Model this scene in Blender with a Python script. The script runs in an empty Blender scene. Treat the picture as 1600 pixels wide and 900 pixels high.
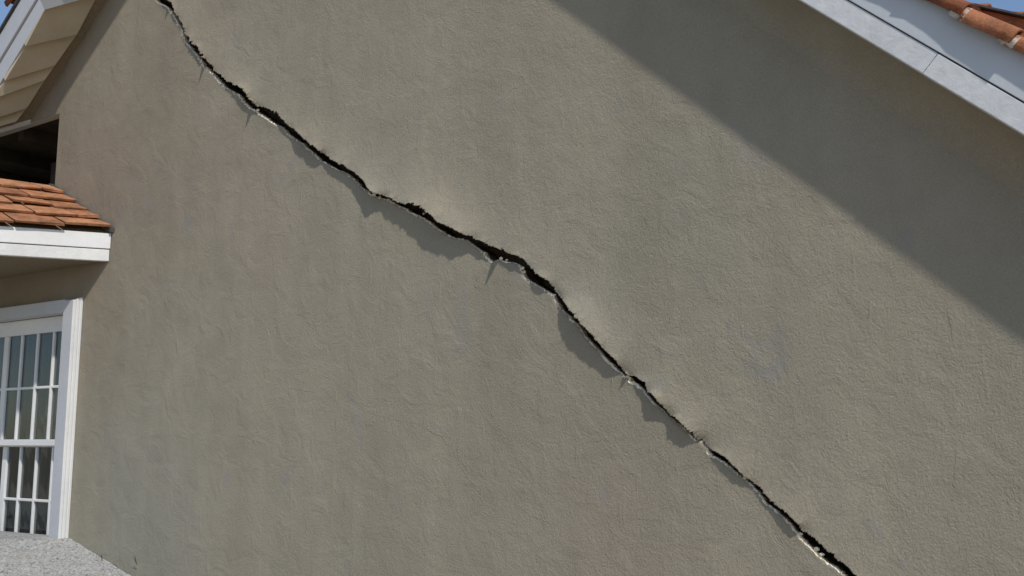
import bpy, bmesh, math, random
from mathutils import Vector, noise, geometry
random.seed(7)
SC = bpy.context.scene
COL = SC.collection

# ------------------------------------------------------------------ camera
TH = math.radians(35.0)              # the gable wall recedes to the left by 35 degrees
PITCH = math.atan(240 / 1600)
F = 1600.0
C = Vector((0.0, -4.25 * math.cos(TH), 1.6))
FW = Vector((-math.sin(TH) * math.cos(PITCH), math.cos(TH) * math.cos(PITCH), math.sin(PITCH)))
RT = Vector((math.cos(TH), math.sin(TH), 0))
UP = RT.cross(FW)
cam_d = bpy.data.cameras.new('camera')
cam = bpy.data.objects.new('camera', cam_d)
COL.objects.link(cam)
cam.location = C
cam.rotation_euler = FW.to_track_quat('-Z', 'Y').to_euler()
cam_d.sensor_width = 36; cam_d.lens = 36.0
cam_d.clip_start = 0.05; cam_d.clip_end = 3000
SC.camera = cam

# ------------------------------------------------------------------ sky, sun, exposure
SUN = Vector((0.6, -1 / 2.5, 0.8)).normalized()
w = bpy.data.worlds.new('World'); SC.world = w; w.use_nodes = True
nt = w.node_tree
bg = nt.nodes['Background']
sky = nt.nodes.new('ShaderNodeTexSky'); sky.sky_type = 'NISHITA'; sky.sun_disc = False
sky.sun_elevation = math.asin(SUN.z)
sky.sun_rotation = math.atan2(SUN.x, SUN.y)
sky.altitude = 200; sky.air_density = 1.0; sky.dust_density = 0.5; sky.ozone_density = 2.0
nt.links.new(sky.outputs[0], bg.inputs[0]); bg.inputs[1].default_value = 0.13
sl = bpy.data.lights.new('sun', 'SUN'); sl.energy = 3.1; sl.angle = math.radians(1.8); sl.color = (1, 0.945, 0.86)
so = bpy.data.objects.new('sun', sl); COL.objects.link(so)
so.rotation_euler = SUN.to_track_quat('Z', 'Y').to_euler(); so.location = (4, -6, 9)
vs = SC.view_settings
vs.view_transform = 'Standard'; vs.look = 'None'; vs.gamma = 1; vs.exposure = 0.0; vs.use_curve_mapping = False

# ------------------------------------------------------------------ helpers
def ray(u, v):
    return FW + RT * ((u - 800) / F) + UP * ((450 - v) / F)
def bp(u, v, y=0.0):
    d = ray(u, v); return C + d * ((y - C.y) / d.y)
def bpp(u, v, P, N):
    d = ray(u, v); return C + d * ((P - C).dot(N) / d.dot(N))
def pr(P):
    d = P - C; k = d.dot(FW); return (800 + F * d.dot(RT) / k, 450 - F * d.dot(UP) / k)

def link(name, verts, faces, mats, parent=None, midx=None, smooth=False):
    me = bpy.data.meshes.new(name)
    me.from_pydata([tuple(v) for v in verts], [], faces)
    for m in (mats if isinstance(mats, (list, tuple)) else [mats]): me.materials.append(m)
    if midx:
        for p, i in zip(me.polygons, midx): p.material_index = i
    if smooth:
        for p in me.polygons: p.use_smooth = True
    bm = bmesh.new(); bm.from_mesh(me); bmesh.ops.recalc_face_normals(bm, faces=bm.faces); bm.to_mesh(me); bm.free()
    o = bpy.data.objects.new(name, me); COL.objects.link(o)
    if parent: o.parent = parent
    return o
def raw(name, verts, faces, mats, parent=None, midx=None, smooth=None):
    me = bpy.data.meshes.new(name)
    me.from_pydata([tuple(v) for v in verts], [], faces)
    for m in (mats if isinstance(mats, (list, tuple)) else [mats]): me.materials.append(m)
    for k, p in enumerate(me.polygons):
        if midx: p.material_index = midx[k]
        if smooth: p.use_smooth = smooth[k]
    o = bpy.data.objects.new(name, me); COL.objects.link(o)
    if parent: o.parent = parent
    return o
def empty(name, loc=(0, 0, 0), parent=None):
    o = bpy.data.objects.new(name, None); COL.objects.link(o); o.location = loc
    if parent: o.parent = parent
    return o
def tag(o, label, cat, group=None):
    o['label'] = label; o['category'] = cat
    if group: o['group'] = group
def bevel(o, wd, seg=2):
    me = o.data; bm = bmesh.new(); bm.from_mesh(me)
    bmesh.ops.bevel(bm, geom=list(bm.edges), offset=wd, segments=seg, affect='EDGES', profile=0.6)
    bm.to_mesh(me); bm.free(); return o
HEXF = [(0, 1, 2, 3), (7, 6, 5, 4), (0, 4, 5, 1), (1, 5, 6, 2), (2, 6, 7, 3), (3, 7, 4, 0)]
def box(name, x0, x1, y0, y1, z0, z1, m, parent=None, bv=0.0):
    v = [(x0, y0, z0), (x1, y0, z0), (x1, y1, z0), (x0, y1, z0), (x0, y0, z1), (x1, y0, z1), (x1, y1, z1), (x0, y1, z1)]
    o = link(name, v, HEXF, m, parent)
    if bv: bevel(o, bv)
    return o
def hexa(name, v, m, parent=None, bv=0.0):
    o = link(name, v, HEXF, m, parent)
    if bv: bevel(o, bv)
    return o

# ------------------------------------------------------------------ materials
class NB:
    def __init__(s, name, rough=0.8, spec=0.3):
        s.m = bpy.data.materials.new(name); s.m.use_nodes = True
        s.t = s.m.node_tree; s.b = s.t.nodes['Principled BSDF']
        s.b.inputs['Roughness'].default_value = rough
        s.b.inputs['Specular IOR Level'].default_value = spec
        s.co = s.t.nodes.new('ShaderNodeTexCoord').outputs['Object']
    def n(s, t, **k):
        x = s.t.nodes.new(t)
        for a, b in k.items():
            if a.startswith('i_'): x.inputs[a[2:].replace('_', ' ')].default_value = b
            else: setattr(x, a, b)
        return x
    def l(s, a, b): s.t.links.new(a, b)
    def mapped(s, scale, rot=(0, 0, 0)):
        m = s.n('ShaderNodeMapping'); m.inputs['Scale'].default_value = scale; m.inputs['Rotation'].default_value = rot
        s.l(s.co, m.inputs[0]); return m.outputs[0]
    def noise(s, scale, detail=4, rough=0.55, vec=None, dist=0.0):
        x = s.n('ShaderNodeTexNoise'); x.inputs['Scale'].default_value = scale; x.inputs['Detail'].default_value = detail
        x.inputs['Roughness'].default_value = rough; x.inputs['Distortion'].default_value = dist
        s.l(vec or s.co, x.inputs['Vector']); return x.outputs['Fac']
    def ramp(s, fac, stops):
        r = s.n('ShaderNodeValToRGB'); e = r.color_ramp.elements
        while len(e) < len(stops): e.new(0.5)
        for q, (p, c) in zip(e, stops):
            q.position = p; q.color = (*c, 1) if len(c) == 3 else c
        s.l(fac, r.inputs[0]); return r.outputs[0]
    def mix(s, fac, a, b, mode='MIX'):
        x = s.n('ShaderNodeMix', data_type='RGBA', blend_type=mode)
        if isinstance(fac, (int, float)): x.inputs[0].default_value = fac
        else: s.l(fac, x.inputs[0])
        for i, q in ((6, a), (7, b)):
            if isinstance(q, tuple): x.inputs[i].default_value = (*q, 1)
            else: s.l(q, x.inputs[i])
        return x.outputs[2]
    def bump(s, h, strength, dist, prev=None):
        x = s.n('ShaderNodeBump'); x.inputs['Strength'].default_value = strength; x.inputs['Distance'].default_value = dist
        s.l(h, x.inputs['Height'])
        if prev is not None: s.l(prev, x.inputs['Normal'])
        return x.outputs[0]
    def done(s, col=None, nrm=None):
        if col is not None:
            if isinstance(col, tuple): s.b.inputs['Base Color'].default_value = (*col, 1)
            else: s.l(col, s.b.inputs['Base Color'])
        if nrm is not None: s.l(nrm, s.b.inputs['Normal'])
        return s.m
g3 = lambda v: (v, v, v)

def mat_stucco():
    s = NB('stucco', 0.92, 0.15)
    big = s.noise(0.55, 3, 0.5)
    c = s.ramp(big, [(0.34, (0.304, 0.265, 0.207)), (0.5, (0.300, 0.270, 0.207)), (0.66, (0.284, 0.265, 0.213))])
    mid = s.noise(2.6, 5, 0.6, dist=0.6)
    c = s.mix(0.32, c, s.ramp(mid, [(0.3, g3(0.84)), (0.7, g3(1.12))]), 'MULTIPLY')
    st = s.noise(1.0, 4, 0.6, s.mapped((2.6, 2.6, 0.35)))
    c = s.mix(0.58, c, s.ramp(st, [(0.35, g3(0.88)), (0.65, g3(1.08))]), 'MULTIPLY')
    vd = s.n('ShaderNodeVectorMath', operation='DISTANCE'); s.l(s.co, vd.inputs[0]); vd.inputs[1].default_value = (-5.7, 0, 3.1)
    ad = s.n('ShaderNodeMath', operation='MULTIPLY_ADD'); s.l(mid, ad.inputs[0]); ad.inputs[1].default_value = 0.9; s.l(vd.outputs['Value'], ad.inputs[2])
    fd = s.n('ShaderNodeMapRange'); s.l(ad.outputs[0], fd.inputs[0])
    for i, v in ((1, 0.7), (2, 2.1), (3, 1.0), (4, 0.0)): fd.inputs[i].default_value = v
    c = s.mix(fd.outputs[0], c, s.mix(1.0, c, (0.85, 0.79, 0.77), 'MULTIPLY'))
    # coarser render towards the right-hand part of the wall, trowelled smoother towards the left
    sep = s.n('ShaderNodeSeparateXYZ'); s.l(s.co, sep.inputs[0])
    mr = s.n('ShaderNodeMapRange'); s.l(sep.outputs[0], mr.inputs[0])
    for i, v in ((1, -5.4), (2, -1.6), (3, 0.35), (4, 1.0)): mr.inputs[i].default_value = v
    rough_z = mr.outputs[0]
    gr = s.noise(150, 3, 0.6)
    c = s.mix(0.55, c, s.ramp(gr, [(0.3, g3(0.80)), (0.7, g3(1.18))]), 'MULTIPLY')
    blot = s.noise(9, 4, 0.65)
    c = s.mix(0.22, c, s.ramp(blot, [(0.36, g3(0.86)), (0.6, g3(1.05))]), 'MULTIPLY')
    sc = s.noise(5.5, 5, 0.6, s.mapped((1, 1, 0.6), (0, 0.6, 0)), 0.9)
    c = s.mix(s.ramp(sc, [(0.60, g3(0)), (0.70, g3(0.38))]), c, (0.235, 0.238, 0.235))
    # scattered fine worm-like trowel marks
    wv = s.noise(62, 5, 0.62, s.mapped((1, 1, 0.75), (0, 0.5, 0)), 1.6)
    und = s.noise(1.7, 2, 0.5, s.mapped((1, 1, 0.7)))
    n1 = s.bump(und, 0.55, 0.035)
    trow = s.noise(7, 4, 0.6, dist=0.8)
    n1 = s.bump(trow, 0.55, 0.014, n1)
    scr = s.noise(26, 2, 0.5, s.mapped((1, 1, 0.22), (0, 0.35, 0)), 0.4)
    n1 = s.bump(s.ramp(scr, [(0.62, g3(0)), (0.72, g3(1))]), 0.35, 0.0022, n1)
    mg = s.n('ShaderNodeMath', operation='MULTIPLY'); s.l(wv, mg.inputs[0]); s.l(rough_z, mg.inputs[1])
    n2 = s.bump(mg.outputs[0], 0.7, 0.0052, n1)
    n3 = s.bump(gr, 0.5, 0.003, n2)
    return s.done(c, n3)
def mat_paint(name, col, dirt=0.25, bumpd=0.002, rough=0.55, scale=40):
    s = NB(name, rough, 0.35)
    a = s.noise(3.5, 5, 0.65); b = s.noise(scale, 4, 0.6, dist=0.5)
    c = s.mix(dirt, col, s.ramp(a, [(0.35, tuple(x * 0.62 for x in col)), (0.62, col)]))
    c = s.mix(dirt * 0.7, c, s.ramp(b, [(0.35, g3(0.8)), (0.6, g3(1.0))]), 'MULTIPLY')
    return s.done(c, s.bump(b, 0.6, bumpd))
def mat_tile(name, cols, spots=True):
    s = NB(name, 0.85, 0.2)
    oi = s.n('ShaderNodeObjectInfo')
    c = s.ramp(oi.outputs['Random'], [(0.0, cols[0]), (0.5, cols[1]), (1.0, cols[2])])
    a = s.noise(14, 5, 0.65); b = s.noise(120, 3, 0.6)
    c = s.mix(0.8, c, s.ramp(a, [(0.3, g3(0.45)), (0.65, g3(1.25))]), 'MULTIPLY')
    c = s.mix(0.4, c, s.ramp(b, [(0.35, g3(0.75)), (0.65, g3(1.15))]), 'MULTIPLY')
    if spots:
        d = s.noise(9, 4, 0.7)
        c = s.mix(s.ramp(d, [(0.62, g3(0)), (0.74, g3(0.55))]), c, (0.42, 0.33, 0.26))
    return s.done(c, s.bump(a, 0.7, 0.007, s.bump(b, 0.7, 0.003)))
def mat_granite():
    s = NB('granite', 0.75, 0.3)
    a = s.noise(44, 6, 0.72, dist=1.5); b = s.noise(95, 3, 0.6); d = s.noise(5, 3, 0.5)
    c = s.ramp(a, [(0.34, g3(0.09)), (0.42, (0.24, 0.24, 0.24)), (0.51, (0.37, 0.37, 0.355)), (0.7, (0.52, 0.52, 0.50))])
    c = s.mix(0.6, c, s.ramp(b, [(0.35, g3(0.65)), (0.6, g3(1.1))]), 'MULTIPLY')
    c = s.mix(s.ramp(d, [(0.6, g3(0)), (0.75, g3(0.3))]), c, (0.33, 0.25, 0.16))
    return s.done(c, s.bump(a, 0.9, 0.006))
def mat_plaster():
    s = NB('bare_plaster', 0.95, 0.1)
    a = s.noise(90, 4, 0.7); b = s.noise(12, 3, 0.6)
    c = s.ramp(a, [(0.3, (0.74, 0.62, 0.45)), (0.6, (0.92, 0.82, 0.65))])
    c = s.mix(s.ramp(b, [(0.62, g3(0)), (0.75, g3(0.5))]), c, (0.36, 0.29, 0.2))
    return s.done(c, s.bump(a, 0.9, 0.004))
def mat_masonry():
    s = NB('crack_masonry', 0.95, 0.05)
    a = s.noise(45, 5, 0.7)
    return s.done(s.ramp(a, [(0.3, (0.09, 0.065, 0.045)), (0.7, (0.24, 0.18, 0.12))]), s.bump(a, 1.0, 0.012))
def mat_simple(name, col, rough=0.8, spec=0.2, var=0.2, scale=20, bd=0.002):
    s = NB(name, rough, spec)
    a = s.noise(scale, 4, 0.6)
    c = s.ramp(a, [(0.3, tuple(x * (1 - var) for x in col)), (0.7, tuple(x * (1 + var) for x in col))])
    return s.done(c, s.bump(a, 0.5, bd))
def mat_glass():
    m = bpy.data.materials.new('window_glass'); m.use_nodes = True; t = m.node_tree
    t.nodes.remove(t.nodes['Principled BSDF']); out = t.nodes['Material Output']
    gl = t.nodes.new('ShaderNodeBsdfGlossy'); gl.inputs['Roughness'].default_value = 0.015; gl.inputs[0].default_value = (0.9, 0.95, 1, 1)
    tr = t.nodes.new('ShaderNodeBsdfTransparent'); tr.inputs[0].default_value = (0.64, 0.66, 0.67, 1)
    lw = t.nodes.new('ShaderNodeLayerWeight'); lw.inputs[0].default_value = 0.5
    pw = t.nodes.new('ShaderNodeMath'); pw.operation = 'POWER'; pw.inputs[1].default_value = 5.0
    fr = t.nodes.new('ShaderNodeMath'); fr.operation = 'MULTIPLY_ADD'; fr.inputs[1].default_value = 0.9; fr.inputs[2].default_value = 0.045
    t.links.new(lw.outputs['Facing'], pw.inputs[0]); t.links.new(pw.outputs[0], fr.inputs[0])
    nz = t.nodes.new('ShaderNodeTexNoise'); nz.inputs['Scale'].default_value = 5
    tc = t.nodes.new('ShaderNodeTexCoord'); t.links.new(tc.outputs['Object'], nz.inputs['Vector'])
    bu = t.nodes.new('ShaderNodeBump'); bu.inputs['Strength'].default_value = 0.15; bu.inputs['Distance'].default_value = 0.01
    t.links.new(nz.outputs['Fac'], bu.inputs['Height']); t.links.new(bu.outputs[0], gl.inputs['Normal'])
    mx = t.nodes.new('ShaderNodeMixShader')
    t.links.new(fr.outputs[0], mx.inputs[0]); t.links.new(tr.outputs[0], mx.inputs[1]); t.links.new(gl.outputs[0], mx.inputs[2])
    t.links.new(mx.outputs[0], out.inputs[0]); return m

STUCCO = mat_stucco()
PLASTER = mat_plaster()
MASON = mat_masonry()
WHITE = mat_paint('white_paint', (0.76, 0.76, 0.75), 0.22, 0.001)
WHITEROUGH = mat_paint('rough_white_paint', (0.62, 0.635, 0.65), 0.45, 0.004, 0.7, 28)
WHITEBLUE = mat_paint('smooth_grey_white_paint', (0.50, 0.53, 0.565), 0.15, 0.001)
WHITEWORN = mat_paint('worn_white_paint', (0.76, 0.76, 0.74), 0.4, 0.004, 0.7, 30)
WHITEGREY = mat_paint('dimmed_grey_white', (0.50, 0.51, 0.54), 0.2, 0.001)  # on casing front and header the grey stands in for weaker sunlight
CREAM = mat_paint('cream_soffit_paint', (0.50, 0.44, 0.33), 0.3, 0.002, 0.8)
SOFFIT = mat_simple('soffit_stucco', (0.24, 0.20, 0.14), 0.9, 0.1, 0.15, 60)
TILE = mat_tile('clay_tile', [(0.38, 0.178, 0.088), (0.45, 0.22, 0.115), (0.30, 0.135, 0.072)], False)
TILE2 = mat_tile('weathered_clay_tile', [(0.30, 0.115, 0.058), (0.40, 0.165, 0.085), (0.24, 0.085, 0.045)])
def mat_lime():
    s = NB('lime_stained_tile', 0.95, 0.1)
    a = s.noise(26, 4, 0.65); b = s.noise(90, 3, 0.6)
    c = s.mix(s.ramp(a, [(0.44, g3(0)), (0.56, g3(1))]), (0.30, 0.13, 0.07), (0.60, 0.55, 0.48))
    c = s.mix(0.5, c, s.ramp(b, [(0.3, g3(0.7)), (0.65, g3(1.15))]), 'MULTIPLY')
    return s.done(c, s.bump(b, 0.8, 0.004))
MORTAR = mat_lime()
METAL = mat_simple('dark_flashing', (0.06, 0.062, 0.065), 0.55, 0.5, 0.3, 30)
DARK = mat_simple('shade_dark_loggia', (0.085, 0.074, 0.062), 0.9, 0.1, 0.3, 8)  # shade of the recess is put into this dark colour
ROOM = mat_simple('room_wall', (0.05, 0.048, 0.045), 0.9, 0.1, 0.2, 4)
CURT = mat_simple('curtain_cloth', (0.27, 0.26, 0.225), 0.95, 0.05, 0.1, 60)
GRANITE = mat_granite()
GLASS = mat_glass()
GROUND = mat_simple('dry_ground', (0.34, 0.28, 0.20), 0.95, 0.1, 0.25, 3, 0.02)
DRY = mat_simple('dry_stalk', (0.13, 0.09, 0.05), 0.9, 0.1, 0.3, 40)

# ------------------------------------------------------------------ ground
gs = 1500
g = raw('ground', [(-gs, -gs, 0), (gs, -gs, 0), (gs, gs, 0), (-gs, gs, 0)], [(0, 1, 2, 3)], GROUND)
g['kind'] = 'structure'; g['label'] = 'bare dry earth around the house'

# ------------------------------------------------------------------ the house
house = empty('house', (-2.7, 0, 0))
house.location = (0, 0, 0)
tag(house, 'taupe stucco gable house with a long diagonal crack across its wall', 'house')
H = 0.20; HL = 0.30                                        # overhang of the two verges
RA = bp(1250, 0, -H); RB = bp(1600, 210, -H)
RE = (RB - RA).normalized(); RN = Vector((-RE.z, 0, RE.x)); RJ = Vector((RA.x, 0, RA.z))
if RN.z < 0: RN = -RN
LA = bp(0, 130, -HL); LB = bp(70, 15, -HL)
LE = (LB - LA).normalized(); LN = Vector((-LE.z, 0, LE.x)); LJ = Vector((LA.x, 0, LA.z))
if LN.z < 0: LN = -LN
def isect2(p, d, q, e):                                    # lines p+t d , q+s e in xz
    det = d.x * (-e.z) + e.x * d.z
    t = ((q.x - p.x) * (-e.z) + e.x * (q.z - p.z)) / det
    return p + d * t
APEX = isect2(LJ, LE, RJ, RE)

# ---- the crack, traced as two lips
U_PX = [(180, -62), (198, -46), (218, -32), (232, -20), (244, -8), (254, 0), (267, 5), (269, 12), (273, 22), (279, 32), (285, 40), (287, 48), (286, 53), (294, 62), (299, 70),
 (312, 84), (318, 86), (320, 95), (328, 104), (338, 114), (345, 122), (351, 129), (360, 128), (367, 136), (376, 138), (384, 148), (388, 156), (398, 166),
 (406, 168), (418, 171), (433, 181), (442, 192), (450, 197), (462, 207), (478, 220), (492, 232), (504, 240), (520, 252), (528, 258), (536, 256.5), (542, 265),
 (552, 270), (562, 278), (570, 288), (576, 297), (582, 302), (590, 303.5), (604, 308), (618, 314), (634, 318), (650, 321), (659, 324), (665, 332), (674, 338),
 (684, 348), (698, 353), (714, 362), (732, 368), (746, 376), (760, 383), (771, 386), (782, 387), (792, 396), (809, 400), (818, 406), (825, 412), (827, 416), (834, 423),
 (846, 432), (858, 441), (868, 450), (870, 457), (876, 466), (882, 474), (885, 482), (896, 492), (904, 504), (914, 512), (922, 520), (928, 530), (940, 543), (952, 554),
 (966, 570), (973, 577), (980, 586), (992, 588), (1002, 595), (1007, 601), (1010, 610), (1020, 621), (1032, 632), (1044, 644), (1058, 656), (1072, 669), (1082, 680),
 (1094, 686), (1100, 689), (1105, 697), (1112, 703), (1122, 709), (1136, 718), (1148, 731), (1161, 743), (1176, 753), (1188, 763), (1201, 780), (1217, 793), (1233, 805),
 (1247, 820), (1260, 833), (1273, 844), (1289, 857), (1303, 871), (1319, 881), (1335, 897), (1350, 915), (1375, 938), (1400, 965), (1430, 990), (1470, 1035)]
L_PX = [(176, -52), (194, -38), (212, -25), (228, -13), (238, -5), (245, 1), (256, 8), (267, 19), (274, 29), (281, 42), (284, 50), (285.5, 55), (290, 66), (300, 77), (310, 89), (316, 99), (324, 107),
 (334, 117), (342, 127), (354, 138), (370, 146), (380, 158), (390, 168), (400, 173), (412, 180), (426, 192), (440, 199), (452, 211), (468, 221), (486, 236),
 (500, 250), (520, 261), (540, 270), (550, 277), (560, 288), (570, 297), (580, 305), (590, 307.5), (602, 310), (616, 317), (632, 326), (646, 333), (660, 340), (674, 349),
 (688, 360), (706, 370), (728, 375), (740, 382), (752, 393), (760, 401), (769, 409), (778, 405), (790, 408), (803, 410), (811, 414), (815, 426), (822, 435),
 (834, 443), (845, 450), (856, 456), (864, 459), (867, 466), (872, 474), (877, 484), (886, 491), (898, 505), (910, 518), (920, 530), (930, 542), (940, 553), (952, 565),
 (964, 577), (974, 586), (984, 590.5), (990, 595), (998, 602), (1006, 610), (1013, 620), (1028, 635), (1044, 649), (1060, 662), (1072, 672), (1084, 684), (1090, 688.5),
 (1098, 692), (1108, 705), (1116, 714), (1129, 720), (1145, 733), (1161, 747), (1175, 758), (1185, 768), (1199, 787), (1215, 800), (1231, 814), (1247, 834), (1260, 848),
 (1281, 868), (1292, 878), (1308, 887), (1321, 899), (1340, 922), (1365, 945), (1390, 972), (1420, 998), (1460, 1043)]
# how far (in px, straight down) the raised upper lip throws its shadow: x of the shadow, depth
SH = [(182, 4), (245, 6), (258, 10), (268, 13), (275, 9), (283, 8), (292, 16), (303, 17), (312, 12), (322, 6), (335, 4), (348, 9), (356, 12), (366, 24), (374, 26), (382, 20), (392, 14), (405, 6), (425, 5),
 (438, 14), (446, 12), (455, 28), (466, 28), (478, 33), (490, 28), (498, 12), (510, 22), (530, 28), (545, 26), (552, 34), (560, 40), (570, 48), (580, 36), (592, 33), (600, 42), (618, 38),
 (630, 46), (646, 51), (658, 60), (670, 52), (690, 44), (708, 45), (718, 38), (732, 24), (745, 22), (760, 12), (778, 14), (790, 20), (800, 25), (806, 18), (815, 5), (822, 8),
 (830, 22), (842, 20), (852, 12), (862, 3), (870, 38), (878, 48), (890, 51), (908, 50), (928, 40), (940, 34), (952, 32), (962, 18), (970, 6), (984, 6), (994, 18), (1001, 20),
 (1005, 36), (1010, 43), (1024, 36), (1034, 21), (1040, 20), (1047, 38), (1060, 36), (1072, 33), (1084, 10), (1092, 2), (1104, 3), (1115, 12), (1127, 20), (1148, 22), (1165, 14),
 (1180, 9), (1192, 12), (1205, 14), (1216, 22), (1230, 25), (1242, 20), (1248, 4), (1270, 2), (1300, 3), (1470, 3)]
SPK = [(318, 100, 40, 4.0), (392, 168, 36, 5.0), (779, 400, 62, 4.5), (978, 588, 34, 3.5), (262, 6, 26, 4.0)]   # single slivers: lip x, y, length px, half width

def resample(pts, step):
    out = []
    for (x0, y0), (x1, y1) in zip(pts, pts[1:]):
        L = math.hypot(x1 - x0, y1 - y0); n = max(1, int(L / step))
        for i in range(n):
            t = i / n; out.append((x0 + (x1 - x0) * t, y0 + (y1 - y0) * t))
    out.append(pts[-1]); return out
def chaikin(pts):
    o = [pts[0]]
    for (x0, y0), (x1, y1) in zip(pts, pts[1:]):
        o += [(x0 * .8 + x1 * .2, y0 * .8 + y1 * .2), (x0 * .2 + x1 * .8, y0 * .2 + y1 * .8)]
    return o + [pts[-1]]
def jag(pts, amp, seed):
    o = []
    for x, y in pts:
        p = Vector((x * 0.09, y * 0.09, seed)); q = p * 3.1; r = p * 8.3
        k = noise.noise(p) * 1.2 + noise.noise(q) * 1.0 + noise.noise(r) * 1.1
        e = noise.noise(p * 5.1 + Vector((9, 4, 2))) * 0.8
        rough = 0.6 + 1.3 * max(0, noise.noise(Vector((x * 0.03, y * 0.03, seed + 5))) + .25)
        o.append((x + (k * 0.62 + e) * amp * rough, y - (k * 0.78 - e * .7) * amp * rough))
    return o
def interp(tab, x):
    if x <= tab[0][0]: return tab[0][1]
    for (a, va), (b, vb) in zip(tab, tab[1:]):
        if x <= b: return va + (vb - va) * (x - a) / (b - a)
    return tab[-1][1]
def smooth_curve(P, k):
    n = len(P); acc = [Vector((0, 0, 0))]
    for p in P: acc.append(acc[-1] + p)
    o = []
    for i in range(n):
        h = min(k, i, n - 1 - i); o.append((acc[i + h + 1] - acc[i - h]) / (2 * h + 1))
    return o

Upx = jag(resample(chaikin([(x + .8 * max(0, min(1, (620 - x) / 100)), y - 1.1 * max(0, min(1, (620 - x) / 100))) for x, y in U_PX]), 1.0), 1.8, 3.3)
Lpx = jag(resample(chaikin(L_PX), 1.0), 1.5, 8.1)
# bulge of the upper lip from the shadow it throws
SD = Vector((-0.6, 0, -0.8)); R = 2.5
bul = []
for (x, y) in Upx:
    gap = max(2.0, interp([(a, b) for a, b in L_PX], x) - y)
    V = interp(SH, x - 0.42 * (interp(SH, x) + gap) * 0.5)
    V *= 1 + 0.2 * noise.noise(Vector((x * 0.16, 2.2, 0))) + 0.24 * noise.noise(Vector((x * 0.4, 7.2, 0)))
    T = (V + gap * 0.8) / 1.24
    p0 = bp(x, y, -0.05); q = p0 + SD * (R * 0.05); q.y = 0
    a, b = pr(q); t05 = math.hypot(a - x, b - y)
    bul.append(0.05 * T / t05)
bs = []
for i in range(len(bul)):
    k = 3; s = bul[max(0, i - k):i + k + 1]; bs.append(sum(s) / len(s))
spk = [0.0] * len(Upx)
Uw = [bp(x, y, -max(b, 0) - s) for (x, y), b, s in zip(Upx, bs, spk)]
Uflat = [Vector((p.x, 0, p.z)) for p in Uw]
Us1 = smooth_curve(Uflat, 6); Us2 = smooth_curve(Uflat, 40)
bsm1 = [b for b in bs]; tmp = smooth_curve([Vector((b, 0, 0)) for b in bs], 26); bsm2 = [v.x for v in tmp]
tmp = smooth_curve([Vector((b, 0, 0)) for b in bs], 150); bsm3 = [v.x for v in tmp]

V, FA, MI, SM = [], [], [], []
DROWS = [0, 0.004, 0.012, 0.028, 0.05, 0.08, 0.12, 0.17, 0.23, 0.31, 0.42, 0.6, 0.9, 1.4]
CD = LE.copy()                                             # the courses run up parallel to the left rake
n = len(Uw); nr = len(DROWS) + 1
top = []
base = []
# inner (broken) face rows go in first: deep, mid, then lip
rows = []
def addrow(pts):
    i0 = len(V); V.extend(pts); rows.append(list(range(i0, i0 + len(pts)))); return rows[-1]
nz = lambda p, s, a: noise.noise(p * s) * a
r_deep = addrow([Vector((u.x + 0.012, 0.16, u.z + 0.02)) for u in Us1])
r_mid = addrow([Vector((p.x + .006 + nz(p, 60, .004), p.y + 0.022 + nz(p, 30, .006), p.z + 0.010 + nz(p, 70, .004))) for p in Uw])
def smooth01(a, b, x):
    t = min(1, max(0, (x - a) / (b - a))); return t * t * (3 - 2 * t)
lim = []
for i in range(n):
    q = isect2(Us2[i], CD, RJ, RE); lim.append((q - Us2[i]).length)
surf = []
for k, d in enumerate(DROWS):
    pts = []
    for i in range(n):
        a = smooth01(0, 0.03, d); b2 = smooth01(0.03, 0.35, d)
        base_p = Uflat[i].lerp(Us1[i], a).lerp(Us2[i], b2)
        bb = bs[i] * (1 - smooth01(0, .03, d)) + bsm2[i] * smooth01(0, .03, d)
        bb = bb * (1 - smooth01(.02, .16, d)) + bsm3[i] * smooth01(.02, .16, d)
        fall = math.exp(-(d / 0.125) ** 1.1)
        yy = -bb * fall
        if k == 0: yy = Uw[i].y
        elif k == 1: yy -= spk[i] * 0.45
        dd = min(d, lim[i] * d / 1.6) if lim[i] < 1.6 else d
        p = base_p + CD * dd
        pts.append(Vector((p.x, yy, p.z)))
    surf.append(addrow(pts))
r_top = addrow([Us2[i] + CD * lim[i] for i in range(n)])
surf.append(r_top)
def strip(ra, rb, m, sm=True):
    for i in range(len(ra) - 1):
        FA.append((ra[i], ra[i + 1], rb[i + 1], rb[i])); MI.append(m); SM.append(sm)
strip(r_deep, r_mid, 2, False); strip(r_mid, surf[0], 1 if False else 2, False)
for a, b in zip(surf, surf[1:]): strip(a, b, 0)
# apex triangle beyond the first column is closed by the roof; lower slab
Lw = [bp(x, y, 0) for x, y in Lpx]
Ls1 = smooth_curve(Lw, 6); Ls2 = smooth_curve(Lw, 40)
lipw = []
for p, (x, y) in zip(Lw, Lpx):
    v = noise.noise(p * 4.0) * 0.6 + noise.noise(p * 19) * 0.7 + noise.noise(p * 70) * 0.6 + 0.32
    lipw.append(0.0026 + 0.0075 * max(0, min(1.0, v)))
d_deep = addrow([Vector((p.x - .01, 0.16, p.z - .01)) for p in Ls1])
d_mid = addrow([Vector((p.x + nz(p, 80, .003), 0.03 + nz(p, 40, .008), p.z - 0.004 + nz(p, 60, .003))) for p in Lw])
d_lip = addrow([Vector((p.x, 0.0045 + nz(p, 50, .003), p.z)) for p in Lw])
LD = -CD
low = []
d0 = addrow([Vector((p.x, -0.0012, p.z)) + LD * wv for p, wv in zip(Lw, lipw)]); low.append(d0)
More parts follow.
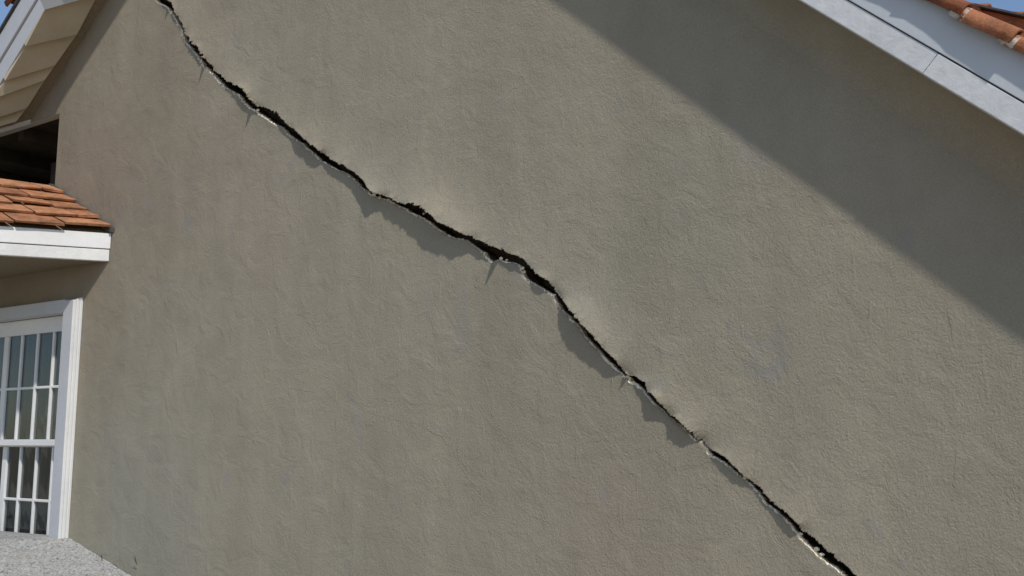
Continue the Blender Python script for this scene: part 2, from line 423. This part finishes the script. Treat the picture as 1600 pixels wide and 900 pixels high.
for d in (0.016, 0.035, 0.07, 0.13, 0.22):
    pts = []
    for i, p in enumerate(Lw):
        q = p.lerp(Ls1[i], smooth01(0, .03, d)).lerp(Ls2[i], smooth01(0.02, .2, d)) + LD * d
        q = Vector((q.x, noise.noise(q * 7) * 0.003 * smooth01(0, .05, d) * (1 - smooth01(.1, .22, d)), q.z)); pts.append(q)
    low.append(addrow(pts))
strip(d_deep, d_mid, 2, False); strip(d_mid, d_lip, 1, False); strip(d_lip, d0, 1, False)
for a, b in zip(low, low[1:]): strip(a, b, 0)
# dark back of the crack
strip(r_deep, d_deep[:len(r_deep)] if len(d_deep) >= len(r_deep) else d_deep, 2, False) if len(r_deep) == len(d_deep) else None
# the rest of the lower wall: one flat sheet with the window opening and the loggia notch
ZL = 3.66; XC = -5.94
Jz = isect2(LJ, LE, Vector((0, 0, ZL)), Vector((1, 0, 0)))
last = [V[i] for i in low[-1]]
XR = 0.6; ZE = isect2(RJ, RE, Vector((XR, 0, 0)), Vector((0, 0, 1))).z
jl = isect2(LJ, LE, last[0], Vector((1, 0, 0)))
outer = [Vector((p.x, 0, p.z)) for p in last]
tail = [Vector((outer[-1].x, 0, 0)), Vector((-9.0, 0, 0)), Vector((-9.0, 0, 2.9)), Vector((XC, 0, 2.9)), Vector((XC, 0, ZL)), Vector((Jz.x, 0, ZL)), Vector((Jz.x + .02, 0, ZL + .02 * LE.z / LE.x))]
jc = isect2(LJ, LE, Lw[0], Vector((1, 0, 0)))
tail[-1] = Vector((jc.x, 0, jc.z))
tail += [Vector((V[r[0]].x, 0, V[r[0]].z)) for r in low[:-1]]
WX0, WX1, WZ0, WZ1 = -7.15, -5.66, 0.80, 2.38
hole = [Vector((WX0, 0, WZ0)), Vector((WX1, 0, WZ0)), Vector((WX1, 0, WZ1)), Vector((WX0, 0, WZ1))]
loop = outer + tail
tri = geometry.tessellate_polygon([[Vector((p.x, p.z, 0)) for p in loop], [Vector((p.x, p.z, 0)) for p in hole]])
i0 = len(V); V.extend(loop + hole)
for t in tri:
    a, b, c = [i0 + k for k in t]
    nrm = (V[b] - V[a]).cross(V[c] - V[a])
    FA.append((a, b, c) if nrm.y < 0 else (a, c, b)); MI.append(0); SM.append(True)
# upper wall beyond the end of the trace, down to the eave corner
e0 = V[surf[-1][-1]]
i0 = len(V)
colend = [surf[k][-1] for k in range(len(surf))]
V.extend([Vector((XR, 0, 0)), Vector((XR, 0, ZE)), Vector((V[low[-1][-1]].x, 0.0, 0))])
FA.append(tuple([i0, i0 + 1] + colend[::-1] + [low[-1][-1]] + [i0 + 2])); MI.append(0); SM.append(False)
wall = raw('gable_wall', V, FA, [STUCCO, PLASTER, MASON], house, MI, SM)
wall['label'] = 'taupe stucco gable wall split by a long diagonal crack'
# masonry core behind the crack
cm = [Vector((p.x, 0.17, p.z)) for p in Us2]
cv = [p + Vector((0.25, 0, 0.25)) for p in cm] + [p - Vector((0.25, 0, 0.25)) for p in cm]
link('masonry_core', cv, [(i, i + 1, n + i + 1, n + i) for i in range(n - 1)], MASON, wall)

# small lumps of plaster hanging in the crack
def chip(px, py, r, y, m=PLASTER):
    bm = bmesh.new(); bmesh.ops.create_icosphere(bm, subdivisions=2, radius=1)
    c = bp(px, py, y); sc = Vector((r * random.uniform(.8, 1.5), r * .7, r * random.uniform(.6, 1.0)))
    se = random.uniform(0, 99)
    for v in bm.verts:
        k = 1 + 0.5 * noise.noise(v.co * 1.6 + Vector((se, 0, 0)))
        v.co = Vector((v.co.x * sc.x, v.co.y * sc.y, v.co.z * sc.z)) * k + c
    me = bpy.data.meshes.new('plaster_chip'); bm.to_mesh(me); bm.free(); me.materials.append(m)
    o = bpy.data.objects.new('plaster_chip', me); COL.objects.link(o); o.parent = wall
for q in [(816, 419, .011, .01), (819, 425, .008, .012), (783, 404, .009, .004), (792, 406, .006, .004), (286, 52, .006, .01), (315, 95, .008, .008), (585, 304, .010, .006), (594, 309, .008, .006),
          (608, 312, .008, .01), (866, 461, .007, .006), (981, 588, .006, .006), (975, 588, .006, 0), (1097, 690, .007, .004), (1164, 746, .006, .004), (1250, 834, .007, .01), (403, 172, .009, .002),
          (350, 132, .005, .008), (269, 18, .006, .004), (662, 334, .006, .02), (1276, 858, .008, .004), (1284, 866, .007, .0)]:
    chip(*q)

for (sx, sy, ln, hw) in SPK:                               # splinters of render standing out of the upper lip
    k = min(range(n), key=lambda i: abs(Upx[i][0] - sx)); b = Uw[k] + Vector((0, .006, 0))
    c = (C - b).normalized() * .6 + Vector((0, -.4, 0)); c.normalize()
    a05 = b + c * .05; q = a05 + SD * (R * -a05.y); q.y = 0
    q0 = b + SD * (R * -b.y); q0.y = 0
    u0 = pr(q0); u1 = pr(q); l = .05 * ln * .8 / math.hypot(u1[0] - u0[0], u1[1] - u0[1])
    wv_ = hw / 350
    vs_ = [b + Vector((-wv_ * 1.1, 0, wv_)), b + Vector((wv_ * 1.2, 0, -wv_ * .9)), b + Vector((wv_ * .5, .004, wv_ * 1.3)), b + c * l, b + c * l * .55 + Vector((wv_ * .3, 0, -wv_ * .3))]
    link('render_splinter', vs_, [(0, 4, 1), (0, 3, 4), (4, 3, 1), (1, 3, 2), (2, 3, 0), (0, 1, 2)], STUCCO, wall)

# hairline cracks: fine raised creases in the render
def crease(pts, wd, ht):
    P = jag(resample(pts, 2.0), 1.6, pts[0][0] * .37)
    vs_, fs = [], []
    for i, (x, y) in enumerate(P):
        t = math.sin(math.pi * min(1, max(0.02, i / (len(P) - 1)))) ** 0.4
        p = bp(x, y, 0); k = wd * t * (0.7 + 0.5 * noise.noise(p * 20))
        vs_ += [p + Vector((-.5 * k, 0.0005, .8 * k)), p + Vector((0, -ht * t, 0)), p + Vector((.5 * k, 0.0005, -.8 * k))]
    for i in range(len(P) - 1):
        a = 3 * i; fs += [(a, a + 1, a + 4, a + 3), (a + 1, a + 2, a + 5, a + 4)]
    raw('hairline_crack', vs_, fs, STUCCO, wall)
for pts, wd, ht in [([(455, 606), (470, 609), (482, 611), (490, 613), (494, 617)], .004, .003), ([(540, 610), (546, 612), (550, 616)], .004, .003),
    ([(590, 650), (620, 656), (648, 661), (660, 666)], .004, .0025), ([(660, 666), (676, 675), (690, 680), (698, 694), (708, 700)], .005, .004),
    ([(708, 704), (715, 722), (735, 750), (748, 768), (757, 788), (770, 812)], .005, .003), ([(595, 622), (604, 626), (612, 627)], .004, .003),
    ([(365, 681), (385, 682), (395, 687), (414, 694)], .005, .003), ([(810, 790), (822, 798), (830, 806), (848, 812), (864, 820)], .004, .003),
    ([(740, 430), (746, 438), (742, 446), (750, 455)], .004, .004), ([(1160, 338), (1170, 344), (1182, 350), (1186, 356)], .004, .0028),
    ([(1382, 735), (1387, 755), (1392, 772)], .005, .004), ([(1480, 480), (1486, 510), (1490, 540)], .004, .003), ([(1494, 690), (1492, 740), (1488, 790)], .004, .003),
    ([(700, 480), (698, 500), (704, 516)], .004, .003), ([(1035, 350), (1052, 372)], .004, .003), ([(1250, 620), (1272, 640), (1290, 655)], .004, .003), ([(1000, 330), (1012, 352), (1016, 372)], .004, .003),
    ([(200, 838), (214, 854), (226, 866)], .005, .003), ([(128, 780), (134, 792)], .005, .004)]:
    crease(pts, wd * .8, ht * .45)

# ---- right verge: soffit, boards, tiles
def rake_box(name, J, E, N, s0, s1, p0, p1, y0, y1, m, parent, bv=0.0):
    v = []
    for p in (p0, p1):
        for s, y in ((s0, y0), (s1, y0), (s1, y1), (s0, y1)):
            q = J + E * s + N * p; v.append(Vector((q.x, y, q.z)))
    return hexa(name, v, m, parent, bv)
sR0 = (APEX - RJ).dot(RE); sR1 = (Vector((XR + .35, 0, 0)) - RJ).x / RE.x
verge = empty('verge', (0, 0, 0), house); verge['label'] = 'white boarded verge with clay tiles on the right roof slope'
cv_, cf_ = [], []
for k in range(13):
    an = math.pi / 2 * k / 12
    for s in (sR0, sR1):
        q = RJ + RE * s + RN * (0.004 - 0.14 * (1 - math.sin(an))); cv_.append(Vector((q.x, -0.0006 - (H - .0286) * (1 - math.cos(an)), q.z)))
for k in range(12): cf_.append((2 * k, 2 * k + 1, 2 * k + 3, 2 * k + 2))
raw('soffit', cv_, cf_, STUCCO, verge, None, [True] * len(cf_))
sJt = (bp(1453, 100, -H) - RJ).dot(RE)
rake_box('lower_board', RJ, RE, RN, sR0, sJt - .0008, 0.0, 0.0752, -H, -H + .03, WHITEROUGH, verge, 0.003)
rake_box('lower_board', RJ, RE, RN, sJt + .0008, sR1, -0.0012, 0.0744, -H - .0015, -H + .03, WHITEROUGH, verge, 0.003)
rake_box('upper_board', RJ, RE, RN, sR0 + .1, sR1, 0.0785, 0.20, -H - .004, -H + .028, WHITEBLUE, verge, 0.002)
rake_box('roof_deck', RJ, RE, RN, sR0 - .05, sR1, 0.06, 0.20, -H + .035, 7.0, TILE2, house)

def rake_tile(name, J, E, N, s, ln, p, y, r, m, parent, drop=0.0):
    # half-round verge tile, wider at its lower (s+ln) end, hanging down over the board
    segs = 10; vs_, fs = [], []
    th = 0.012
    for j, (t, k) in enumerate(((0, .80), (.235, .86), (.62, .93), (1.0, 1.06))):
        for inner in (0, 1):
            rr = r * k - inner * th
            ring = [(-rr, -r * 0.55 - drop)]
            for a in range(segs + 1):
                an = math.pi * a / segs
                ring.append((-rr * math.cos(an), rr * math.sin(an) ** .7 * .72))
            for (dy, dp) in ring:
                wob = 0.0045 * noise.noise(Vector((s * 7 + t * 5, dy * 45, dp * 45)))
                q = J + E * (s + ln * t) + N * (p + dp + wob + 0.014 * t)
                vs_.append(Vector((q.x, y + dy + wob, q.z)))
    m_ = segs + 2
    for j in range(3):
        for inner in (0, 1):
            a = (j * 2 + inner) * m_; b = a + 2 * m_
            for i in range(m_ - 1):
                fs.append((a + i, a + i + 1, b + i + 1, b + i))
        for i in (0, m_ - 1):
            a = j * 2 * m_ + i; fs.append((a, a + m_, a + 3 * m_, a + 2 * m_))
    for j in (0, 3):
        a = j * 2 * m_
        for i in range(m_ - 1): fs.append((a + i, a + i + 1, a + m_ + i + 1, a + m_ + i))
    o = link(name, vs_, fs, [m, MORTAR], parent, [1 if k < 2 * (m_ - 1) + 2 else 0 for k in range(len(fs))])
    for pgn in o.data.polygons: pgn.use_smooth = True
    return o
def s_at(u, v, y):
    return (bp(u, v, y) - RJ).dot(RE)
YT = -H - .004
pT = (bp(1520, 44, YT - .04) - RJ).dot(RN) + .024
s_a = s_at(1497, 25, YT - .03); s_b = s_at(1575, 66, YT - .03); LT = s_b - s_a
k0 = int((s_a - sR0) / LT)
tiles_y = []
for k in range(-k0 + 1, int((sR1 - s_a) / LT) + 1):
    s = s_a + k * LT + random.uniform(-.006, .006)
    rake_tile('verge_tile', RJ, RE, RN, s - .03, LT + .035, pT, YT, 0.040 + random.uniform(-.003, .003), TILE2, verge)
# field tiles laid behind the verge tiles, each course thin and lapped
for c in range(5):
    off = pT + 0.006 + c * 0.011; yb = -H + .0 + c * 0.05
    for k in range(-6, int((sR1 - s_a) / .17)):
        s = s_a + k * .17 + c * .055 + random.uniform(-.02, .02)
        tl = random.uniform(-.009, .009)
        v = []
        for p in (0, 1):
            for t, y in ((0, yb), (.20, yb - .01), (.20, yb + .16), (0, yb + .16)):
                q = RJ + RE * (s + t) + RN * (off + p * .013 + (0.016 if t > 0 else 0) + tl + 0.035 * max(0, (s - s_a)) )
                v.append(Vector((q.x, y + random.uniform(-.006, .006), q.z)))
        hexa('field_tile', v, TILE2, verge)
# raised capping behind: dark strip and a row of cap tiles
P0 = bp(1488, 0, -.10); P1 = bp(1600, 24, -.10); E2 = (P1 - P0).normalized(); N2 = Vector((-E2.z, 0, E2.x))
if N2.z < 0: N2 = -N2
J2 = Vector((P0.x, 0, P0.z))
sC = (P1 - P0).length + .22
rake_box('capping_strip', J2, E2, N2, -.3, sC, -.006, .0, -.115, .1, METAL, verge)
q0, q1 = J2 + E2 * -.3 + N2 * -.008, J2 + E2 * sC + N2 * -.008
r0, r1 = [RJ + RE * (q - RJ).dot(RE) + RN * .19 for q in (q0, q1)]
hexa('capping_bed', [Vector((p.x, y, p.z)) for y, ps_ in ((-.09, (q0, q1, r1, r0)), (.1, (q0, q1, r1, r0))) for p in ps_], TILE2, verge)
for k in range(-3, int(sC / .105)):
    s = k * .105 + random.uniform(-.005, .005)
    rake_tile('cap_tile', J2, E2, N2, s - .02, .125, -.016, -.05, .034 + random.uniform(-.003, .003), TILE2, verge)

# ---- left verge: soffit boards, barge boards
lv = empty('verge', (0, 0, 0), house); lv['label'] = 'white barge and lapped cream soffit boards on the left roof slope'
SP = LJ; SN = Vector((LE.z, 0, -LE.x))                      # underside plane and its downward normal
onS = lambda u, v, lift=0.0: bpp(u, v, SP + SN * lift, SN)
sL1 = (APEX - LJ).dot(LE)
cut0 = onS(98, 177); cut1 = onS(-46, 219)
def slab(name, poly, th, m, parent, up):
    k = len(poly); v = [p.copy() for p in poly] + [p + up * th for p in poly]
    f = [tuple(range(k)), tuple(range(2 * k - 1, k - 1, -1))] + [(i, (i + 1) % k, k + (i + 1) % k, k + i) for i in range(k)]
    return link(name, v, f, m, parent)
yb = -HL + .03
ps = cut0; sJ = (ps - LJ).dot(LE)
def S_pt(s, y, lift=0): q = LJ + LE * s + SN * lift; return Vector((q.x, y, q.z))
def cut_s(y):
    t = (y - cut0.y) / (cut1.y - cut0.y); return ((cut0 + (cut1 - cut0) * t) - LJ).dot(LE)
slab('soffit', [S_pt(cut_s(0.3), .3), S_pt(sL1, .3), S_pt(sL1, yb), S_pt(cut_s(yb), yb)], .03, SOFFIT, lv, -SN)
slab('roof_deck', [S_pt(cut_s(7.0) if False else sJ - .3, 7, -.06), S_pt(sL1 + .05, 7, -.06), S_pt(sL1 + .05, yb, -.06), S_pt(cut_s(yb), yb, -.06), S_pt(cut_s(0.2), .2, -.06)], .14, TILE2, house, -SN)
sB0 = cut_s(-HL) - .6
w1 = abs((bp(30, 48, -HL) - LJ).dot(LN)); w2 = abs((bp(20, 24, -HL) - LJ).dot(LN))
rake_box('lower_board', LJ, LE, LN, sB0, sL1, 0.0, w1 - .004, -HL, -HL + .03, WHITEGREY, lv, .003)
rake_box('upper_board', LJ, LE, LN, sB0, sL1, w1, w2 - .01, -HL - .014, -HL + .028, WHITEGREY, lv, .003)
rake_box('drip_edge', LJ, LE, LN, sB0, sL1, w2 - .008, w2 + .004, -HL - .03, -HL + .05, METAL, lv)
st = (bp(16, 18, -HL - .04) - LJ).dot(LE)
for k in range(14):
    rake_tile('verge_tile', LJ, LE, LN, st + k * .2 + .23, -.23, w2 + .035, -HL - .0, 0.052, TILE2, lv)
for k in range(1, 8):
    rake_tile('verge_tile', LJ, LE, LN, st - k * .2 + .22, -.23, w2 + .0, -HL + .14, 0.05, TILE2, lv)
# lapped boards under the left slope
EDG = [((60, -6), (172, -36)), ((70, 15), (153, -8)), ((40, 72), (120, 54)), ((8, 126), (86, 102)), ((-12, 155), (70, 125)), ((-20, 189), (42, 169)), ((-30, 206), (25, 190))]
for i in range(len(EDG) - 1):
    (a0, a1), (b0, b1) = EDG[i], EDG[i + 1]
    up0, up1 = onS(*a0, .004), onS(*a1, .004); lo0, lo1 = onS(*b0, .036), onS(*b1, .036)
    v = [up0, up1, lo1, lo0] + [p + SN * -.0 + (-SN) * t for p, t in ((up0, .003), (up1, .003), (lo1, .034), (lo0, .034))]
    hexa('soffit_board', v, WHITEBLUE if i == 0 else CREAM, lv)
# white trim along the lower cut of the slope and over the dark loggia
a, b, c_, d_ = onS(93, 176, .01), onS(-46, 214, .01), onS(-46, 221, .01), onS(93, 181, .01)
hexa('trim', [a, b, c_, d_] + [p - SN * .03 for p in (a, b, c_, d_)], WHITE, lv)
box('lintel', -8.0, XC + .004, .004, .06, ZL, ZL + .022, WHITE, lv)

# ---- dark loggia above the porch roof
lg = empty('loggia', (0, 0, 0), house); lg['label'] = 'dark recessed opening above the porch roof'
box('side_wall', XC, XC + .06, .002, 1.6, 2.88, ZL + .02, STUCCO, lg)
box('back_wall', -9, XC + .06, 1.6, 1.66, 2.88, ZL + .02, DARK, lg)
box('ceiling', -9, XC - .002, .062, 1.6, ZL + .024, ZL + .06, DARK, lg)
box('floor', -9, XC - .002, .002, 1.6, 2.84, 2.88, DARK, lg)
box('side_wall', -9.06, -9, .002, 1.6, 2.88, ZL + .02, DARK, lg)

for k in range(4):
    box('rafter', -8.4 + k * .62, -8.33 + k * .62, .07, 1.59, ZL - .06, ZL + .022, DARK, lg)
box('post', -6.86, -6.74, .5, .62, 2.885, ZL - .065, DARK, lg, .006)

# ---- porch roof over the window
pr_ = empty('porch_roof', (0, 0, 0), house); pr_['label'] = 'small clay tiled porch roof with white fascia above the window'
def hdir(vx):
    d = RT * ((vx - 800) / F) + FW + UP * ((450 - 690) / F); d.z = 0; return -d.normalized()
EDr, RDr = hdir(5000), hdir(3000)
R0 = bp(85, 295); E0 = bp(173, 361); F0 = bp(172, 408)
E0.x += .012
def roofpt(u, t, lift=0.0):                                # u along the eave in metres from the wall, t 0 ridge..1 eave
    A = R0 + RDr * u; B = E0 + EDr * u
    p = A.lerp(B, t); nrm = (B - A).cross(EDr).normalized()
    if nrm.z < 0: nrm = -nrm
    return p + nrm * lift
NROW = 5; LEN = 1.7
for r in range(NROW):
    t0 = r / NROW - .03; t1 = (r + 1) / NROW + .035
    u = 0.012; first = True
    while u < LEN:
        wd = random.uniform(.20, .27)
        if first: wd *= (0.55 + .45 * ((r * 2) % 3) / 2); first = False
        ue = min(u + wd, LEN)
        a = .004; tl = random.uniform(-.006, .008); sl_ = random.uniform(-.022, .022); tz = random.uniform(-.005, .005)
        v = []
        for lift in (0, .018):
            for (uu, tt, l) in ((u + a, t0, -.004), (ue - a, t0, -.004), (ue - a, t1 + sl_ + random.uniform(-.01, .01), .026 + tl + tz), (u + a, t1 + sl_ + random.uniform(-.01, .01), .026 + tl - tz)):
                v.append(roofpt(uu, tt, l + lift))
        o = hexa('roof_tile', v, TILE, pr_)
        bevel(o, .0025, 1)
        u = ue
# flashing against the wall
fl = [roofpt(.0, -.03, .004), roofpt(.0, 1.04, .004), roofpt(.026, 1.04, .004), roofpt(.026, -.03, .004)]
fl = [Vector((p.x, min(p.y, -.002), p.z)) for p in fl]
slab('flashing', fl, .020, METAL, pr_, Vector((.2, 0, .95)))
rg = [roofpt(-.0, -.06, -.02), roofpt(LEN, -.06, -.02), roofpt(LEN, .05, .03), roofpt(0, .05, .03)]
# body under the tiles
A0, A1 = R0 + Vector((0, 0, -.03)), R0 + RDr * LEN + Vector((0, 0, -.03))
B0, B1 = E0 + Vector((-.01, 0, -.02)), E0 + EDr * LEN + Vector((-.01, 0, -.02))
Lx = Vector((-7.0, 0, B0.z)); Ly = Vector((-7.9, B1.y, B0.z))
link('roof_boarding', [A0, A1, B0, B1, Lx, Ly], [(0, 2, 3, 1), (0, 1, 5, 4), (0, 4, 2), (1, 3, 5), (2, 4, 5, 3)], SOFFIT, pr_)
out = Vector((-EDr.y, EDr.x, 0)); out = out if out.x > 0 else -out   # fascia normal
def fascia(name, z0, z1, off, th, m, u0=0.003):
    v = []
    for z in (z0, z1):
        for (u, o_) in ((u0, off), (LEN, off), (LEN, off - th), (u0, off - th)):
            q = E0 + EDr * u + out * o_; v.append(Vector((q.x, min(q.y, -.003), z)))
    return hexa(name, v, m, pr_, .003)
zt = E0.z - .004; zm = bp(172, 389).z; zb = F0.z
fascia('fascia_board', zm, zt - .012, .0, .05, WHITE)
fascia('fascia_board', zb, zm - .004, -.008, .05, WHITEWORN)
sp = [Vector((F0.x - .02, -.003, zb + .004)), F0 + EDr * LEN + Vector((-.03, 0, .004)), Vector((-8.2, (F0 + EDr * LEN).y, zb + .004)), Vector((-8.2, -.003, zb + .004))]
slab('soffit', sp, .02, SOFFIT, pr_, Vector((0, 0, 1)))

# ---- window
win = empty('window', (0, 0, 0), house); win['label'] = 'white multi-pane sash window under the porch roof'
XO = -5.548
for k in range(3):                                         # stepped casing, right-hand side
    x1 = XO - .007 * k; y0 = -.0185 * (k + 1)
    box('casing', x1 - (.028 if k < 2 else .098), x1, y0, y0 + .0172, .75, 2.447 - .008 * k, WHITE, win, .0035)
box('casing_front_dimmed', XO - .111, XO - .0175, -.0578, -.056, .75, 2.428, WHITEGREY, win)  # thin skin on the white casing, its dimmer light painted in as grey
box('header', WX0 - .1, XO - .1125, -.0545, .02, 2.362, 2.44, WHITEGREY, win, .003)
box('jamb', -5.672, -5.655, -.036, .14, .76, 2.36, WHITE, win)
box('casing', WX0 - .11, WX0 + .03, -.055, .0, .75, 2.36, WHITE, win, .003)
box('jamb', WX0 + .001, WX0 + .055, .002, .14, .81, 2.36, WHITE, win)
MX = [-5.881 - .178 * k for k in range(0, 7)]
def sash(y, z0, z1, rails, bar_z, nm):
    s = empty(nm, (0, 0, 0), win)
    x0, x1 = -7.1, -5.685
    box('rail', x0, x1, y, y + .036, z1 - rails[0], z1, WHITE, s, .003)
    box('rail', x0, x1, y, y + .036, z0, z0 + rails[1], WHITE, s, .003)
    box('stile', x1 - .02, x1 + .03, y, y + .036, z0, z1, WHITE, s, .003)
    for k, x in enumerate(MX):
        wd = .025 if k == 3 else .009
        box('glazing_bar', x - wd, x + wd, y + .003, y + .032, z0 + rails[1], z1 - rails[0], WHITE, s, .004)
    xs = [x1 - .02] + MX
    for z in bar_z:
        for a, b in zip(xs, xs[1:]):
            box('glazing_bar', b + .0075, a - .0075 if a != xs[0] else a, y + .004, y + .031, z - .008, z + .008, WHITE, s, .004)
    zs = sorted([z0 + rails[1]] + list(bar_z) + [z1 - rails[0]])
    for a, b in zip(xs, xs[1:]):
        for c, d in zip(zs, zs[1:]):
            box('pane', b, a, y + .016, y + .019, c, d, GLASS, s)
sash(.02, 1.575, 2.36, (.095, .038), (1.929,), 'upper_sash')
sash(.062, .82, 1.612, (.045, .08), (1.245,), 'lower_sash')
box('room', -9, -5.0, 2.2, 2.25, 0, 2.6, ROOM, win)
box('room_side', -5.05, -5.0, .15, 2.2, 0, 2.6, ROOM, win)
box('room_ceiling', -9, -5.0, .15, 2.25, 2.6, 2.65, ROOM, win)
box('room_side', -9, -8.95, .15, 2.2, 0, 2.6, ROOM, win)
# curtain
cu_v, cu_f = [], []
NX = 420
for i in range(NX + 1):
    x = -7.2 + 1.62 * i / NX
    ph = x * 88 + 4 * noise.noise(Vector((x * 3, 0, 0)))
    for j, z in enumerate((.6, 1.2, 1.8, 2.4)):
        cu_v.append((x, .17 + .042 * math.sin(ph + .25 * noise.noise(Vector((x * 2, z, 4)))) * (1 - .1 * j), z))
for i in range(NX):
    for j in range(3):
        a = i * 4 + j; cu_f.append((a, a + 4, a + 5, a + 1))
cu = raw('curtain', cu_v, cu_f, CURT, None, None, [True] * len(cu_f))
so_ = cu.modifiers.new('thickness', 'SOLIDIFY'); so_.thickness = .004
tag(cu, 'pale pleated curtain hanging behind the window panes', 'curtain')

# ---- other walls and roof so that the house is whole
box('side_wall', XR - .2, XR, .005, 7, 0, ZE - .02, STUCCO, house)
box('rear_wall', -9, XR, 7, 7.2, 0, 2.8, STUCCO, house)

# ---- speckled granite ledge
G0 = bp(106, 838.5); G1 = bp(206, 900)
gd = hdir(5600); sl = (G1 - G0); G2 = G0 + sl * 2.2
LG = 2.0
NU, NV = 60, 50
lv_, lf = [], []
prof = [Vector((-8.3, 0, G0.z - .02)), Vector((-6.6, 0, G0.z - .004)), G0 + Vector((-.03, 0, -.002)), G0 + Vector((.006, 0, -.004))]
prof += [G0.lerp(G2, t) for t in [i / 34 for i in range(1, 35)]] + [Vector((G2.x + .02, 0, G2.z - .04)), Vector((G2.x + .02, 0, 0))]
for i in range(NU + 1):
    for j, p in enumerate(prof):
        q = p + gd * (LG * i / NU); q.y -= .002
        k = noise.noise(q * 22) * .004 + noise.noise(q * 60) * .003
        q.z += k if 2 <= j < len(prof) - 1 else 0
        lv_.append(q)
m_ = len(prof)
for i in range(NU):
    for j in range(m_ - 1):
        a = i * m_ + j; lf.append((a, a + 1, a + m_ + 1, a + m_))
b0 = len(lv_); lv_ += [Vector((-8.3, -.002, 0)), Vector((-8.3, -.002, 0)) + gd * LG]
lf += [tuple(range(m_)) + (b0,), tuple(range(NU * m_, NU * m_ + m_)) + (b0 + 1,)]
led = link('stone_ledge', lv_, lf, GRANITE)
tag(led, 'speckled grey granite ledge sloping down beneath the sash window', 'ledge')

# ---- a few dry stalks at the foot of the wall by the ledge
for i, (u, v, hgt, nst) in enumerate([(161, 872, .05, 3), (184, 879, .035, 2), (214, 874, .05, 3)]):
    b = bp(u, v + 8, -.012); vs_, fs = [], []
    for k in range(nst):
        dx = random.uniform(-.03, .03); a = len(vs_)
        for t in (0, .5, 1):
            wd = .0022 * (1 - .6 * t)
            q = b + Vector((dx * t * t, -.02 * t, hgt * t * random.uniform(.85, 1.1)))
            vs_ += [q + Vector((-wd, 0, 0)), q + Vector((wd, 0, 0)), q + Vector((0, -wd * 1.6, 0))]
        for s in range(2):
            for e in range(3):
                fs.append((a + s * 3 + e, a + s * 3 + (e + 1) % 3, a + s * 3 + 3 + (e + 1) % 3, a + s * 3 + 3 + e))
    o = link('dry_stalk', vs_, fs, DRY)
    tag(o, ['tiny dry brown stalks nearest the edge of the granite ledge', 'shortest dry stalks between two other tufts by the ledge', 'dry stalks on the wall farthest from the granite ledge'][i], 'weed', 'dry stalks by the ledge')
